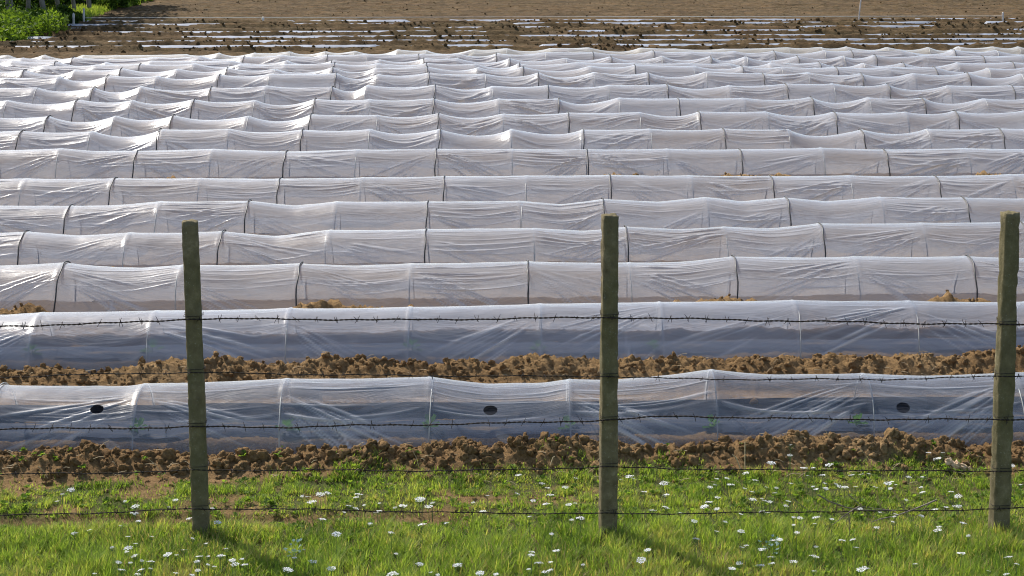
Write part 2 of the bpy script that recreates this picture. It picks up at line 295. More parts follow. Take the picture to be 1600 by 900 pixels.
# ------------------------------------------------------------ tunnels
SP = [0.885, .845]
def make_row(k):
    ymid, prof, hs = ROWS[k]; d = DN[k]; z0 = ZG[k]
    X = lambda px: at_depth(px, ymid, d).x/(1-YAW*((px-800)/F)/cT*1.0)
    hoops = []
    pp = np.array(prof, float)
    for px, dk in hp(hs):
        x = X(px); y = d+YAW*x; py = np.interp(px, pp[:, 0], pp[:, 1])
        h = H-y*slope(py)-z0; hoops.append([x, float(np.clip(h+(random.uniform(-.012, .012) if k > 6 else 0), .31, .47)), dk])
    hoops.sort(); sp = np.median(np.diff([q[0] for q in hoops])); W = d*.2424*1.15+1.2
    alt = any(q[2] for q in hoops)
    while hoops[0][0] > -W: hoops.insert(0, [hoops[0][0]-sp*random.uniform(.9, 1.1), HN+random.uniform(-.02, .02), alt and not hoops[0][2]])
    while hoops[-1][0] < W: hoops.append([hoops[-1][0]+sp*random.uniform(.9, 1.1), HN+random.uniform(-.02, .02), alt and not hoops[-1][2]])
    hx = np.array([q[0] for q in hoops]); hh = np.array([q[1] for q in hoops])
    dx = max(.014, d/850); x0, x1 = hx[0]-.55, hx[-1]+.55
    xs = np.arange(x0, x1, dx); n = len(xs)
    L = math.pi*.4; na = int(105/180*1.2/(max(.0036, d/3300))); nb = max(10, na//5)
    q = np.concatenate([np.linspace(0, 105, na, endpoint=False), np.linspace(105, 180, nb)])
    # ridge height along x
    if k <= 6:
        gx = np.array([X(p) for p in pp[:, 0]]); gy = d+YAW*gx; gh = H-gy*np.array([slope(p) for p in pp[:, 1]])-z0
        ax = np.concatenate([hx[hx < gx[0]-.2], gx, hx[hx > gx[-1]+.2]]); ah = np.concatenate([hh[hx < gx[0]-.2], gh, hh[hx > gx[-1]+.2]])
        rid = np.clip(np.interp(xs, ax, ah), .28, .48)
        ker = np.hanning(max(3, int(.07/dx)*2+1)); ker /= ker.sum(); rid = np.convolve(np.pad(rid, len(ker)//2, 'edge'), ker, 'valid')[:n]
    else: rid = np.interp(xs, hx, hh)
    bay = np.clip(np.searchsorted(hx, xs)-1, 0, len(hx)-2); t = np.clip((xs-hx[bay])/(hx[bay+1]-hx[bay]), 0, 1)
    nbay = len(hx)-1
    sag = np.array([random.choice([.008, .02, .035, .055, .075]) if k > 6 else .004 for _ in range(nbay)])
    skew = np.array([random.uniform(-.35, .35) for _ in range(nbay)])
    tt = np.clip(t+skew[bay]*t*(1-t), 0, 1)
    sagx = sag[bay]*4*tt*(1-tt)
    rid = rid-sagx
    side = .012+sagx*.5+.014*4*t*(1-t)                                 # film also pulls in at the flanks between hoops
    endf = sm(xs, x0, x0+.5)*(1-sm(xs, x1-.5, x1))
    rid = rid*endf+.02
    qr = np.radians(q)[None, :]
    wdt = (A+.012*np.sin(xs*1.7+k))[:, None]-side[:, None]*np.sin(qr)*1.2
    ce, se = np.cos(qr), np.sin(qr)
    pc = np.sign(ce)*np.abs(ce)**.97; ps = np.abs(se)**.88
    disp = np.zeros((n, len(q))); fold = np.zeros((n, len(q)))
    amp = .0056*max(1, (d/15)**.6)
    for b in range(nbay):
        i0, i1 = np.searchsorted(xs, [hx[b], hx[b+1]]);
        if i1-i0 < 4: continue
        Lb = hx[b+1]-hx[b]; T = ((xs[i0:i1]-hx[b])/Lb)[:, None]; Q = q[None, :]
        st = random.choice([.25, .6, .9, 1.2]) if k > 0 else random.choice([.7, 1.])
        if k == 1: st *= .55
        dom0 = random.random() < .5
        res = 57.3*max(.0058, d/3000)/.4                               # narrowest fold width in degrees
        for _ in range(int((5 if k < 2 else 7)+(7 if k < 2 else 11)*st)):                                   # folds sagging from hoop to hoop
            q0 = random.uniform(38, 88); Sg = random.uniform(4, 20)*(.4+sag[b]*18); e = random.random() < .5; w = res*random.uniform(.8, 1.9)
            tilt = random.uniform(-2, 7)*(1 if dom0 else -1)
            qc = q0-Sg*4*T*(1-T)+tilt*(T-.5); c0 = random.uniform(0, 1); env = np.exp(-((T-c0)/random.uniform(.15, .5))**2)*np.clip(np.minimum(T, 1-T)*14, 0, 1)
            a = random.uniform(.3, 1)*st*env*np.exp(-((Q-qc)/w)**2); disp[i0:i1] += amp*a; fold[i0:i1] += a*.55
        dom = 0 if dom0 else 1
        for side_ in (0, 1):
            if side_ != dom or random.random() > .85: continue
            U = T if side_ == 0 else 1-T; qa = random.uniform(58, 84); nl = random.randint(9, 20); lo = random.uniform(22, 60); hi = lo+random.uniform(20, 60)
            for j in range(nl):
                s_ = lo+(hi-lo)*(j+random.random()*.8)/nl; w = res*random.uniform(.7, 1.3)*(1+.8*U)
                qs = qa-j*random.uniform(.5, 2.2); qc = qs-s_*U**random.uniform(.8, .95); en = random.uniform(.35, 1.); st0 = random.uniform(.0, .35)
                env = sm(U, st0, st0+.12)*(1-sm(U, en-.2, en+.1))
                a = random.uniform(.35, 1.1)*env*np.exp(-((Q-qc)/w)**2)*(.5+.5*st); disp[i0:i1] += amp*1.25*a; fold[i0:i1] += a*.75
        if random.random() < .25*st:                                     # creases running up from a pegged point at the foot
            cx = random.uniform(.1, .9)
            for j in range(random.randint(4, 9)):
                s_ = random.uniform(-.6, .6); w = res*random.uniform(.7, 1.2); ln = random.uniform(18, 50)
                # crease through foot (cx,0) : T = cx + s*Q/60
                tc = cx+s_*Q/55.; a = np.exp(-((T-tc)*Lb/.4*57.3/w/1.2)**2)*(1-sm(Q, ln*.5, ln)); disp[i0:i1] += amp*.9*a; fold[i0:i1] += a*.5
        # the film is drawn into slight ridges where it rides over the hoop
    dh = np.min(np.abs(xs[:, None]-hx[None, :]), axis=1); over = np.exp(-(dh/.010)**2)[:, None]
    disp = disp+.0045*over+.006*(fbm(xs[:, None]*6+k*9, q[None, :]*.06+0*xs[:, None], 3, 110)-.5)
    lowfb = np.clip(1-q/30, 0, 1)[None, :]*(q < 60)[None, :]
    disp = disp+lowfb*.012*(fbm(xs[:, None]*9, q[None, :]*.12+0*xs[:, None], 3, 120+k)-.4)
    disp = np.clip(disp, -.02, .03)
    yy = -(wdt+disp)*pc; zz = (rid[:, None]+disp*.9)*ps
    # skirt lying on the soil in front of and behind the foot
    ns = 6; e = np.linspace(.15, .012, ns); skw = (.6+.8*fbm(xs*1.3, xs*0, 2, 130+k))[:, None]
    ysk = yy[:, :1]-e[None, :]*skw
    xq = np.repeat(xs[:, None], ns, 1); zsk = ground(xq.ravel(), (d+YAW*xq+ysk).ravel(), False)[0].reshape(n, ns)-z0+.06*(fbm(xs[:, None]*4, e[None, :]*12, 3, 131+k)-(.62 if k < 2 else .5))
    yb = yy[:, -1:]+np.array([[.03, .1]]); zb = np.full((n, 2), .015)
    YY = np.hstack([ysk, yy, yb]); ZZ = np.hstack([zsk, np.maximum(zz, .012), zb]); m = YY.shape[1]
    YY = YY*(.25+.75*endf[:, None])
    XX = np.repeat(xs[:, None], m, 1); arc = np.concatenate([-e, q/57.3*.4, [1.3, 1.37]])
    fo = np.hstack([np.full((n, ns), .35), fold+.12*over+(.25 if k > 1 else .0)*(1-sm(q, 0, 14))[None, :], np.zeros((n, 2))])
    hole = np.zeros((n, m))
    if k == 0:
        for px, py, rr in ((147, 639, .037), (766, 641, .039), (1413, 637, .038)):
            P = None                                                    # find the film point under that place on the front flank
            xh = X(px)*(1-.03); dd = d+YAW*xh-.3; xh = at_depth(px, py, dd).x
            ix = int((xh-x0)/dx)
            yw = d+YAW*xh+YY[ix, ns:ns+na]; zw = ZZ[ix, ns:ns+na]; pyj = np.array([(H-b_)/a_ for a_, b_ in zip(yw, zw)])
            j = int(np.argmin(np.abs(pyj-slope(py)))); qx = q[j]; aj = arc[ns+j]
            D2 = np.sqrt((XX-xh)**2+((arc[None, :]-aj)*1.0)**2+0*XX)
            flat = np.where(XX > -9, np.maximum(D2, 0), 0)
            hole = np.maximum(hole, 1-.5*D2/rr)
    V = np.stack([XX, d+YAW*XX+YY, z0+ZZ], -1).reshape(-1, 3); org = np.array([0, d, z0])
    bs = np.array([random.uniform(.02, .10) for _ in range(nbay)])[bay]; bt = np.array([random.uniform(-.16, .16) for _ in range(nbay)])[bay]
    suv = np.stack([XX+k*3.7, np.repeat(arc[None, :], n, 0)+k*1.3+(bs*4*t*(1-t)+bt*(t*(1-t)*(t-.5)*8))[:, None], 0*XX+np.array([random.uniform(-.07, .07) for _ in range(nbay)])[bay][:, None]], -1).reshape(-1, 3)
    op = [.22, .44, .50, .49, .53][min(k, 4)] if k < 5 else min(.68, .55+.012*(k-5))
    tint = (.77, .80, .88) if k < 2 else (.77, .78, .81) if k < 16 else (.88, .86, .76)
    mat = film_mat('tunnel_film', op, tint, (.7 if k > 1 else .45))
    me = npmesh('film', V-org, grid(n, m), mat, True, {'fold': np.clip(fo, 0, 1.4).ravel(), 'hole': np.clip(hole, 0, 1).ravel(), 'suv': suv, 'foot': np.repeat(np.exp(-np.maximum(arc, 0)/.055)[None, :], n, 0).ravel()})
    root = link('film_tunnel', None, loc=tuple(org))
    WORDS = ['first', 'second', 'third', 'fourth', 'fifth', 'sixth', 'seventh', 'eighth', 'ninth', 'tenth', 'eleventh', 'twelfth', 'thirteenth', 'fourteenth', 'fifteenth', 'sixteenth', 'seventeenth']
    lab = {0: 'clearest film tunnel nearest the fence, three round holes cut in its side',
           1: 'glossy film tunnel behind the top barbed wire, second from the fence',
           16: 'farthest film tunnel, cream tinted, bordering the brown field'}.get(k, 'milky white film tunnel over hoops, %s row from the fence' % WORDS[k])
    tag(root, lab, 'film tunnel', 'plastic film tunnels in rows across the field')
    link('film', me, root)
    for x, h, dk in hoops:
        h += .02
        an = np.radians(np.linspace(-4, 184, 22)); off = .009 if dk else -.006
        wl = A+.0+off; c_, s_ = np.cos(an), np.sin(an)
        lean = random.uniform(-.02, .02)
        pts = np.stack([np.full(22, 0.)+lean*s_, -wl*np.sign(c_)*np.abs(c_)**.97+YAW*lean*s_, np.where(s_ < 0, s_*.6, (h+off)*np.abs(s_)**.88)], -1)
        rad = (.0054 if dk else .0036)*(1+.15*(d > 20))
        if dk: pts += np.stack([.004*np.sin(an*9+x), 0*an, 0*an], -1)
        hv, hq = tube(pts, rad, 6)
        hm = npmesh('hoop', hv, hq, M_dark if dk else M_pale)
        o = link('tie_hoop' if dk else 'hoop', hm, root, loc=(x, YAW*x, 0))
        o['label'] = 'dark hose hoop tied over the film' if dk else 'pale rod hoop under the film'
    # black mulch film on the bed inside the four nearest tunnels
    if k < 2:
        xb = np.arange(hx[0], hx[-1], .05); vb = np.linspace(-.17, .31 if k == 0 else .2, 15)
        XB, VB = np.meshgrid(xb, vb, indexing='ij'); zb_ = .118-.5*VB**2+.03*fbm(XB*5, VB*12, 4, 140)
        if k == 0: zb_ = np.maximum(zb_, .02+.155*np.exp(-((VB-.32)/.085)**2)+.025*fbm(XB*3, VB*30, 3, 141))
        zb_ = zb_-.05*sm(np.abs(VB-.05), .14, .25)*(fbm(XB*3.5, VB*6+k, 4, 142) > .5)*(1 if k else sm(-VB, -.12, -.05))
        b = npmesh('bed_film', np.stack([XB, YAW*XB+VB, zb_], -1).reshape(-1, 3), grid(*XB.shape), M_bed)
        link('mulch_film', b, root)
    return X
XF = [make_row(k) for k in range(17)]
# seedlings inside the two nearest tunnels
def leafball(nl, size, rad, h, seed):
    r = np.random.default_rng(seed); Vs, Qs, va = [], [], []
    for i in range(nl):
        a = r.random()*6.28; tl = r.uniform(.2, 1.1); L = size*r.uniform(.6, 1.2)
        base = np.array([0, 0, h*r.uniform(.3, 1)]); dr = np.array([math.cos(a)*math.cos(tl), math.sin(a)*math.cos(tl), math.sin(tl)])
        sd = np.array([-math.sin(a), math.cos(a), 0]); c = base+dr*rad*r.random()
        V = [c, c+dr*L*.35+sd*L*.4, c+dr*L*.8+sd*L*.3, c+dr*L-np.array([0, 0, L*.25]), c+dr*L*.8-sd*L*.3, c+dr*L*.35-sd*L*.4]
        o = len(Vs)*6; Vs.append(V); Qs += [[o, o+1, o+2, o+3], [o, o+3, o+4, o+5]]; va += [r.random()]*6
    return np.array(Vs).reshape(-1, 3), np.array(Qs), np.array(va)
v, q_, va = leafball(9, .055, .03, .05, 5); sv, sq = tube([(0, 0, -.03), (0, 0, .05)], .003)
m_seedling = npmesh('seedling_leaves', v, q_, M_seed, False, {'var': va}); m_sstem = npmesh('seedling_stem', sv, sq, M_stem)
SEEDS = [(0, 218, 'left of the left post'), (0, 450, 'between the left post and the first round hole to its right'), (0, 672, 'just left of the middle round hole'), (0, 888, 'just left of the middle post'), (0, 1112, 'below the highest hoop peak'), (0, 1335, 'left of the right-hand round hole'),
         (1, 53, 'at the far left end'), (1, 240, 'close to the left post'), (1, 645, 'halfway between left and middle posts'), (1, 840, 'left of the middle post'), (1, 1020, 'right of the middle post')]
for k, px, wh in SEEDS:
    x = XF[k](px); z = .10
    o = link('seedling', None, loc=(x, DN[k]+YAW*x-.1, z)); s = random.uniform(.9, 1.3); o.scale = (s, s, s); o.rotation_euler.z = random.random()*6
    tag(o, 'seedling in %s tunnel, %s' % (['nearest', 'second'][k], wh), 'seedling', 'seedlings under the film')
    link('leaves', m_seedling, o); link('stem', m_sstem, o)
# ------------------------------------------------------------ loose clods
def ico():
    import bmesh
    bm = bmesh.new(); bmesh.ops.create_icosphere(bm, subdivisions=3, radius=1); V = np.array([v.co[:] for v in bm.verts]); T = np.array([[v.index for v in f.verts] for f in bm.faces]); bm.free(); return V, T
IV, IT = ico()
def clods(P, s, seed):
    n = len(P); r = np.random.default_rng(seed); nv = len(IV)
    ang = r.random((n, 3))*6.28; jit = np.ones((n, nv), np.float32)
    for q in range(7):
        fr = 1.6*1.42**q; kv = r.normal(size=(n, 3))*fr; jit += ((.46/(1+.4*q))*np.abs(np.sin(kv@IV.T+r.random((n, 1))*6.28))-.27/(1+.4*q)).astype(np.float32)
    V = IV[None]*jit[..., None]*(s[:, None, None])*np.stack([r.uniform(.7, 1.3, n), r.uniform(.7, 1.3, n), r.uniform(.55, 1., n)], -1)[:, None, :]
    for ax in range(3):
        c, s_ = np.cos(ang[:, ax])[:, None], np.sin(ang[:, ax])[:, None]; i, j = [(0, 1), (1, 2), (0, 2)][ax]
        a, b = V[..., i]*c-V[..., j]*s_, V[..., i]*s_+V[..., j]*c; V[..., i], V[..., j] = a, b
    V += P[:, None]; T = IT[None]+(np.arange(n)*nv)[:, None, None]
    return V.reshape(-1, 3), T.reshape(-1, 3)
PX, PY, PS = [], [], []
def scatter(n, rc, rw, hw, smin, smax, r=R):
    x = r.uniform(-hw, hw, n); y = rc+YAW*x+r.normal(0, rw, n); s = smin+(smax-smin)*r.random(n)**4
    PX.append(x); PY.append(y); PS.append(s)
scatter(3600, DN[0]-A-.12, .085, 3.6, .003, .03); scatter(1000, DN[0]-A-.3, .12, 3.6, .003, .013)
scatter(3400, DN[1]-A-.14, .13, 4.1, .002, .022); scatter(900, DN[1]-A-.5, .2, 4.1, .003, .014)
for k in range(2, 17): scatter(260, DN[k]-A-.11, .09, DN[k]*.28, .008, .024)
x, y, s = map(np.concatenate, (PX, PY, PS)); z, _ = ground(x, y)
keep = np.ones(len(x), bool); r_ = y-YAW*x
for k in range(17): keep &= np.abs(r_-DN[k]) > A+.02
for k in range(2, 17):
    w = np.abs(r_-(DN[k]-A-.11)) < .35; keep &= ~w | (fbm(x*.8, r_*0+(k*5 if k > 2 else 0), 3, 5+k if k > 2 else 5) > .5)
x, y, s, z = x[keep], y[keep], s[keep], z[keep]
V, T = clods(np.stack([x, y, z+s*.05], -1), s, 3)
nv = len(V); o = link('soil_clods', npmesh('soil_clods', V, T, M_soil, True, {'grass': np.zeros(nv), 'far': np.zeros(nv)})); tag(o, 'brown lumps of turned earth along the feet of the tunnels', 'soil clods', kind='stuff')
PX, PY, PS = [], [], []
for s0 in SR:
    scatter(700, s0-.42, .09, 16, .008, .034); scatter(100, s0-.8, .25, 15, .015, .04)
scatter(5200, 58, 5.5, 17, .006, .022)
x, y, s = map(np.concatenate, (PX, PY, PS)); kk = (y > DN[16]+1.2) & ((fbm(x*.6, y*1.2, 3, 300) > .5) | (R.random(len(x)) < .25)); x, y, s = x[kk], y[kk], s[kk]; z, _ = ground(x, y)
V, T = clods(np.stack([x, y, z+s*.2], -1), s, 4); nv = len(V)
o = link('field_clods', npmesh('field_clods', V, T, M_soil, True, {'grass': np.zeros(nv), 'far': np.ones(nv)})); tag(o, 'dark lumps of soil on the ploughed field beyond the tunnels', 'soil clods', kind='stuff')
# ------------------------------------------------------------ straw bits
parts = []
for i in range(220):
    k = random.choice([0, 0, 0, 1, 1]); x = random.uniform(-3.2, 3.2); y = DN[k]+YAW*x-A-.2+random.gauss(0, .12)-(.15 if random.random() < .3 else 0); z = gz(x, y)+.012
    a = random.uniform(-.6, .6)+random.choice([0, 3.14]); L = random.uniform(.02, .07); up = random.uniform(-.01, .03)*(3 if random.random() < .15 else 1)
    parts.append(tube([(x, y, z), (x+math.cos(a)*L*.5, y+math.sin(a)*L*.5, z+up*.6+.004), (x+math.cos(a)*L, y+math.sin(a)*L, z+up)], .0016, 4))
tag(link('straw', npmesh('straw', *merge(parts), M_straw)), 'pale bits of straw and root on the turned soil', 'straw', kind='stuff')
# ------------------------------------------------------------ mulch strips on the far field
for i, (a, b, xl) in enumerate(STRIPS):
    s0 = SR[i]; xL = at_plane(xl, a, ZFAR).x; xs = np.arange(xL, 17.5+i*0, .12); vb = np.linspace(-.2, .2, 5)
    XB, VB = np.meshgrid(xs, vb, indexing='ij'); wid = .35+.5*fbm(XB[:, :1]*.4, XB[:, :1]*0, 2, 150+i)
    YB = s0+YAW*XB+VB*wid; gzz = ground(XB.ravel(), YB.ravel())[0].reshape(XB.shape)
    base = ZFAR+.035+.045*np.cos(VB/.2*1.4)
    cover = sm(fbm(XB*.55, VB*.3+i*4, 4, 160), .54 if i in (2, 3) else .69, .78)*.13
    ZB = base-cover+.02*(fbm(XB*5, VB*6, 3, 170)-.4)
    me = npmesh('mulch_strip', np.stack([XB-xL, YB-YAW*xL-s0, ZB-ZFAR], -1).reshape(-1, 3), grid(*XB.shape), M_mulch)
    o = link('mulch_strip', me, loc=(xL, s0+YAW*xL, ZFAR))
    nm = ['farthest', 'second farthest', 'third farthest', 'middle', 'third nearest', 'second nearest', 'nearest'][i]
    tag(o, 'pale shiny mulch strip half covered by soil, %s of seven beyond the tunnels' % nm, 'mulch strip', 'mulch film strips on the far field')
# ------------------------------------------------------------ fence
def post(px0, py0, px1, py1, w, rz, seed, label):
    b = at_depth(px0, py0, YP); t = at_depth(px1, py1, YP); n = 90; hgt = t.z+.4
    L = np.linspace(-.4, t.z, n); f = (L+.0)/t.z; k = 24; an = (np.arange(k)+.5)/k*2*math.pi
    c, s = np.cos(an), np.sin(an); sq = np.maximum(np.abs(c), np.abs(s)); cx, cy = c/sq, s/sq
    rr = (np.abs(cx)**9+np.abs(cy)**9)**(-1/9); cx, cy = cx*rr, cy*rr
    hw = w/2*(1.08-.12*np.clip(f, 0, 1))
    A_, LL = np.meshgrid(np.arange(k), L, indexing='xy')
    nz = (fbm(A_*.9+seed*9, LL*26, 4, 200+seed)-.5)*.006+(fbm(A_*.5, LL*4, 2, 210+seed)-.5)*.006
    corner = (np.abs(cx*cy) > .75)[None, :]; nz = nz-corner*sm(vn(LL*22+A_, LL*9, 215+seed), .55, .9)*.008
    V = np.stack([hw[:, None]*cx[None, :]*(1+nz/ (w/2)), hw[:, None]*cy[None, :]*(1+nz/(w/2)), LL+0*nz], -1)
    V[-1, :, 2] += (fbm(cx*1.5+seed, cy*1.5, 2, 220)-.5)*.025; cz, sz = math.cos(rz), math.sin(rz)
    x, y = V[..., 0]*cz-V[..., 1]*sz, V[..., 0]*sz+V[..., 1]*cz
    V[..., 0] = x+(t.x-b.x)*np.clip(f, -.3, 1)[:, None]; V[..., 1] = y
    top = V[-1]; rings = [V.reshape(-1, 3)]; i = np.arange(n*k).reshape(n, k); j = np.roll(i, -1, 1)
    Q = [np.stack([i[:-1], j[:-1], j[1:], i[1:]], -1).reshape(-1, 4)]
    c0 = top.mean(0); base = n*k; prev = i[-1]
    for q in range(1, 4):
        rg = c0+(top-c0)*(1-q/3.2); rg = rg+np.stack([0*cx, 0*cx, .004+(fbm(rg[:, 0]*60, rg[:, 1]*60, 2, 230)-.5)*.01], -1); rings.append(rg)
        cur = base+np.arange(k); base += k; Q.append(np.stack([prev, np.roll(prev, -1), np.roll(cur, -1), cur], -1)); prev = cur
    rings.append(c0[None]); 
    ca = len(np.vstack(rings))-1; Q.append(np.stack([prev[0::2], prev[1::2], np.roll(prev[0::2], -1), np.full(k//2, ca)], -1))
    me = npmesh('fence_post', np.vstack(rings), np.vstack(Q), M_post)
    o = link('fence_post', me, loc=(b.x, YP, 0)); tag(o, label, 'fence post', 'concrete posts of the wire fence'); return b, t
post(315, 843, 297, 345, .077, math.radians(5), 1, 'left fence post, leaning left, mossy concrete with lighter top')
post(950, 840, 953, 336, .077, math.radians(9), 2, 'middle fence post, upright mossy concrete with crumbled top')
post(1560, 846, 1579, 332, .078, math.radians(14), 3, 'right fence post, leaning right, tan left side lit by sun')
YW = YP-.052
WIRES = [
 ([(-250,514),(0,510),(120,507),(200,504),(300,498),(450,499),(620,500),(800,498),(945,496),(1060,498),(1200,501),(1400,505),(1555,507),(1700,509),(1900,505)], 30.5, 1., 'top strand of barbed wire'),
 ([(-250,596),(0,590),(150,585),(305,582),(450,585),(620,587),(800,588),(945,588),(1060,592),(1200,593),(1400,593),(1500,590),(1560,588),(1700,586),(1900,590)], 36, .6, 'second strand of barbed wire from the top, thin and rusty'),
 ([(-250,674),(0,670),(150,670),(310,667),(450,668),(560,665),(700,663),(800,661),(945,657),(1050,650),(1200,654),(1400,656),(1560,655),(1700,657),(1900,654)], 30, 1., 'middle strand of barbed wire across the nearest tunnel'),
 ([(-250,745),(0,741),(150,740),(312,735),(500,735),(700,736),(948,730),(1150,734),(1400,736),(1560,736),(1700,736),(1900,738)], 34, .55, 'fourth strand of barbed wire, in front of the turned soil'),
 ([(-250,812),(0,806),(150,802),(280,796),(400,795),(550,798),(700,801),(945,803),(1100,802),(1250,800),(1400,799),(1560,795),(1700,793),(1900,796)], 29, .7, 'lowest strand of barbed wire, just above the grass')]
def barb_mesh(seed, ln):
    r = random.Random(seed); P = []
    t = np.linspace(0, 1, 14); P.append(tube(np.stack([(t-.5)*.012, .0032*np.cos(t*19), .0032*np.sin(t*19)], -1), .0011, 5))
    for s in range(2):
        a = r.uniform(0, 3.14); sp = r.uniform(.3, .9)
        for sg in (-1, 1):
            d = np.array([sp*sg*r.uniform(.3, 1)*(1 if s else -1), math.cos(a)*sg, math.sin(a)*sg]); d /= np.linalg.norm(d); x0 = (s-.5)*.007
            L = ln*r.uniform(.75, 1.15); P.append(tube([(x0, 0, 0), tuple(np.array([x0, 0, 0])+d*L*.6), tuple(np.array([x0, 0, 0])+d*L+np.array([r.uniform(-.002, .002)]*3))], [.0016, .0014, .0008], 5))
    return npmesh('barb', *merge(P), M_wire)
for wi, (pts, sp, ln, lab) in enumerate(WIRES):
    W3 = [at_depth(a, b, YW-(.004 if abs(a-950) > 60 else 0)) for a, b in pts]; wx = np.array([p.x for p in W3]); wz = np.array([p.z for p in W3])
    xs = np.arange(wx[0], wx[-1], .006); zs = np.interp(xs, wx, wz); ker = np.hanning(41); ker /= ker.sum(); zs = np.convolve(np.pad(zs, 20, 'edge'), ker, 'valid')
    zs = zs+.0025*np.sin(xs*9+wi)+.0015*np.sin(xs*31); ph = xs*2*math.pi/.05; r0 = .0021 if ln > .8 else .0016; rt = .0022 if ln > .8 else .0017
    P = [tube(np.stack([xs, r0*np.cos(ph+o_)+.002*np.sin(xs*5), zs+r0*np.sin(ph+o_)], -1), rt, 5) for o_ in (0, math.pi)]
    V, Q = merge(P); V = V-np.array([0, 0, zs[0]]); root = link('barbed_wire', npmesh('wire_strand', V, Q, M_wire), loc=(0, YW, zs[0]))
    tag(root, lab+' strung across the posts', 'barbed wire', 'barbed wire strands of the fence')
    bms = [barb_mesh(wi*10+q, .024*(ln**.6)) for q in range(5)]
    for tx, pw in ((-.0, 0),):
        for (ax_, az_, bx_, bz_) in ((315, 843, 297, 345), (950, 840, 953, 336), (1560, 846, 1579, 332)):
            b_ = at_depth(ax_, az_, YP); t_ = at_depth(bx_, bz_, YP); zz_ = float(np.interp(b_.x, xs, zs)); cx_ = b_.x+(t_.x-b_.x)*zz_/t_.z
            an = np.linspace(0, 2*math.pi*1.5, 40); c_, s_ = np.cos(an), np.sin(an); q_ = np.maximum(abs(c_), abs(s_))**.8; hw_ = .0445
            v, f = tube(np.stack([hw_*c_/q_, YP-YW+hw_*s_/q_, .004*an/3], -1), .0014, 5)
            link('wire_tie', npmesh('wire_tie', v, f, M_wire), root, loc=(cx_, 0, zz_-zs[0]+.006))
    x = wx[0]+.1; c = 0
    while x < wx[-1]-.05 and c < 96:
        i = int((x-xs[0])/.006)
        link('barb', bms[c % 5], root, loc=(x, .002*math.sin(x*5), zs[i]-zs[0]), rot=(random.random()*6.28, -math.atan2(zs[i+1]-zs[i-1], .012), 0))
        x += sp/F*YW/.98*random.uniform(.9, 1.1)*1.0; c += 1
# ------------------------------------------------------------ grass
def blades(n, x0, x1, y0, y1, seed):
    r = np.random.default_rng(seed); x = r.uniform(x0, x1, n); y = r.uniform(y0, y1, n)
    # clumping: pull blades towards tuft centres
    cs = 9.; cx, cy = np.floor(x*cs), np.floor(y*cs); hx_, hy_ = TB[hsh(cx.astype(int), cy.astype(int), 7)], TB[hsh(cx.astype(int), cy.astype(int), 8)]
    pull = r.random(n)*.45; x = x*(1-pull)+((cx+hx_)/cs)*pull; y = y*(1-pull)+((cy+hy_)/cs)*pull
    cov, _ = grass_cov(x, y); k = r.random(n) < cov*np.clip(.3+1.3*fbm(x*3, y*3, 3, 240), 0, 1); x, y = x[k], y[k]; n = len(x)
    z, _ = ground(x, y, True); z = z-.004
    big = fbm(x*1.6, y*1.6, 3, 241); tuft = fbm(x*8, y*8, 2, 242)
    near = 1-sm(y, 9.8, 10.25)
    pt = sum(np.exp(-((x-q_)**2+(y-YP)**2)/.02) for q_ in (-1.46, .455, 2.29)); h = (.016+.034*near+.055*tuft**2+.02*pt)*(.5+.9*r.random(n))*(.7+.7*big); w = r.uniform(.0013, .0028, n)
    az = r.random(n)*6.28; lean = r.uniform(.1, .8, n); bend = r.uniform(.2, 1.1, n)
    dx, dy = np.cos(az), np.sin(az); sx, sy = -dy, dx
    seg = [0, .4, .75, 1.]; V = []
    for t in seg:
        hx = h*(lean*t+bend*t*t)*.55; zz = h*(t-.25*bend*t*t)
        ww = w*(1-t**1.6)*(1 if t < 1 else 0)+.00015
        for sg in (-1, 1): V.append(np.stack([x+dx*hx+sx*ww*sg, y+dy*hx+sy*ww*sg, z+zz], -1))
    V = np.stack(V, 1).reshape(-1, 3); b = np.arange(n)[:, None]*8
    Q = np.concatenate([b+np.array([[0, 1, 3, 2]]), b+np.array([[2, 3, 5, 4]]), b+np.array([[4, 5, 7, 6]])], 0)
    var = np.clip(.45*r.random(n)+1.1*(fbm(x*4, y*4, 4, 243)-.5)+.32, 0, .9); dry = r.random(n) < .08+.16*sm(fbm(x*1.3, y*1.3, 2, 244), .5, .7); var[dry] = r.uniform(.86, 1, dry.sum())
    return V, Q, np.repeat(var, 8)
V, Q, va = blades(330000, -3.7, 3.7, 8.5, 11.35, 21)
tag(link('grass', npmesh('grass', V, Q, M_grass, False, {'var': va})), 'short bright green grass in front of and under the wire fence', 'grass', kind='stuff')
# broad leaved weeds among the grass
Vs, Qs, va, o_ = [], [], [], 0
r = np.random.default_rng(31)
for i in range(1500):
    x, y = r.uniform(-3.5, 3.5), r.uniform(9.0, 11.2)
    if grass_cov(np.array([x]), np.array([y]))[0][0] < .2 and r.random() < .8: continue
    v, q_, a_ = leafball(int(r.integers(5, 9)), r.uniform(.012, .032), .008, .02, int(r.integers(1e6))); Vs.append(v+np.array([x, y, gz(x, y)])); Qs.append(q_+o_); o_ += len(v); va.append(a_*.55)
tag(link('low_weeds', npmesh('low_weeds', np.vstack(Vs), np.vstack(Qs), M_grass, False, {'var': np.concatenate(va)})), 'low broad leaved weeds scattered through the short grass', 'weeds', kind='stuff')
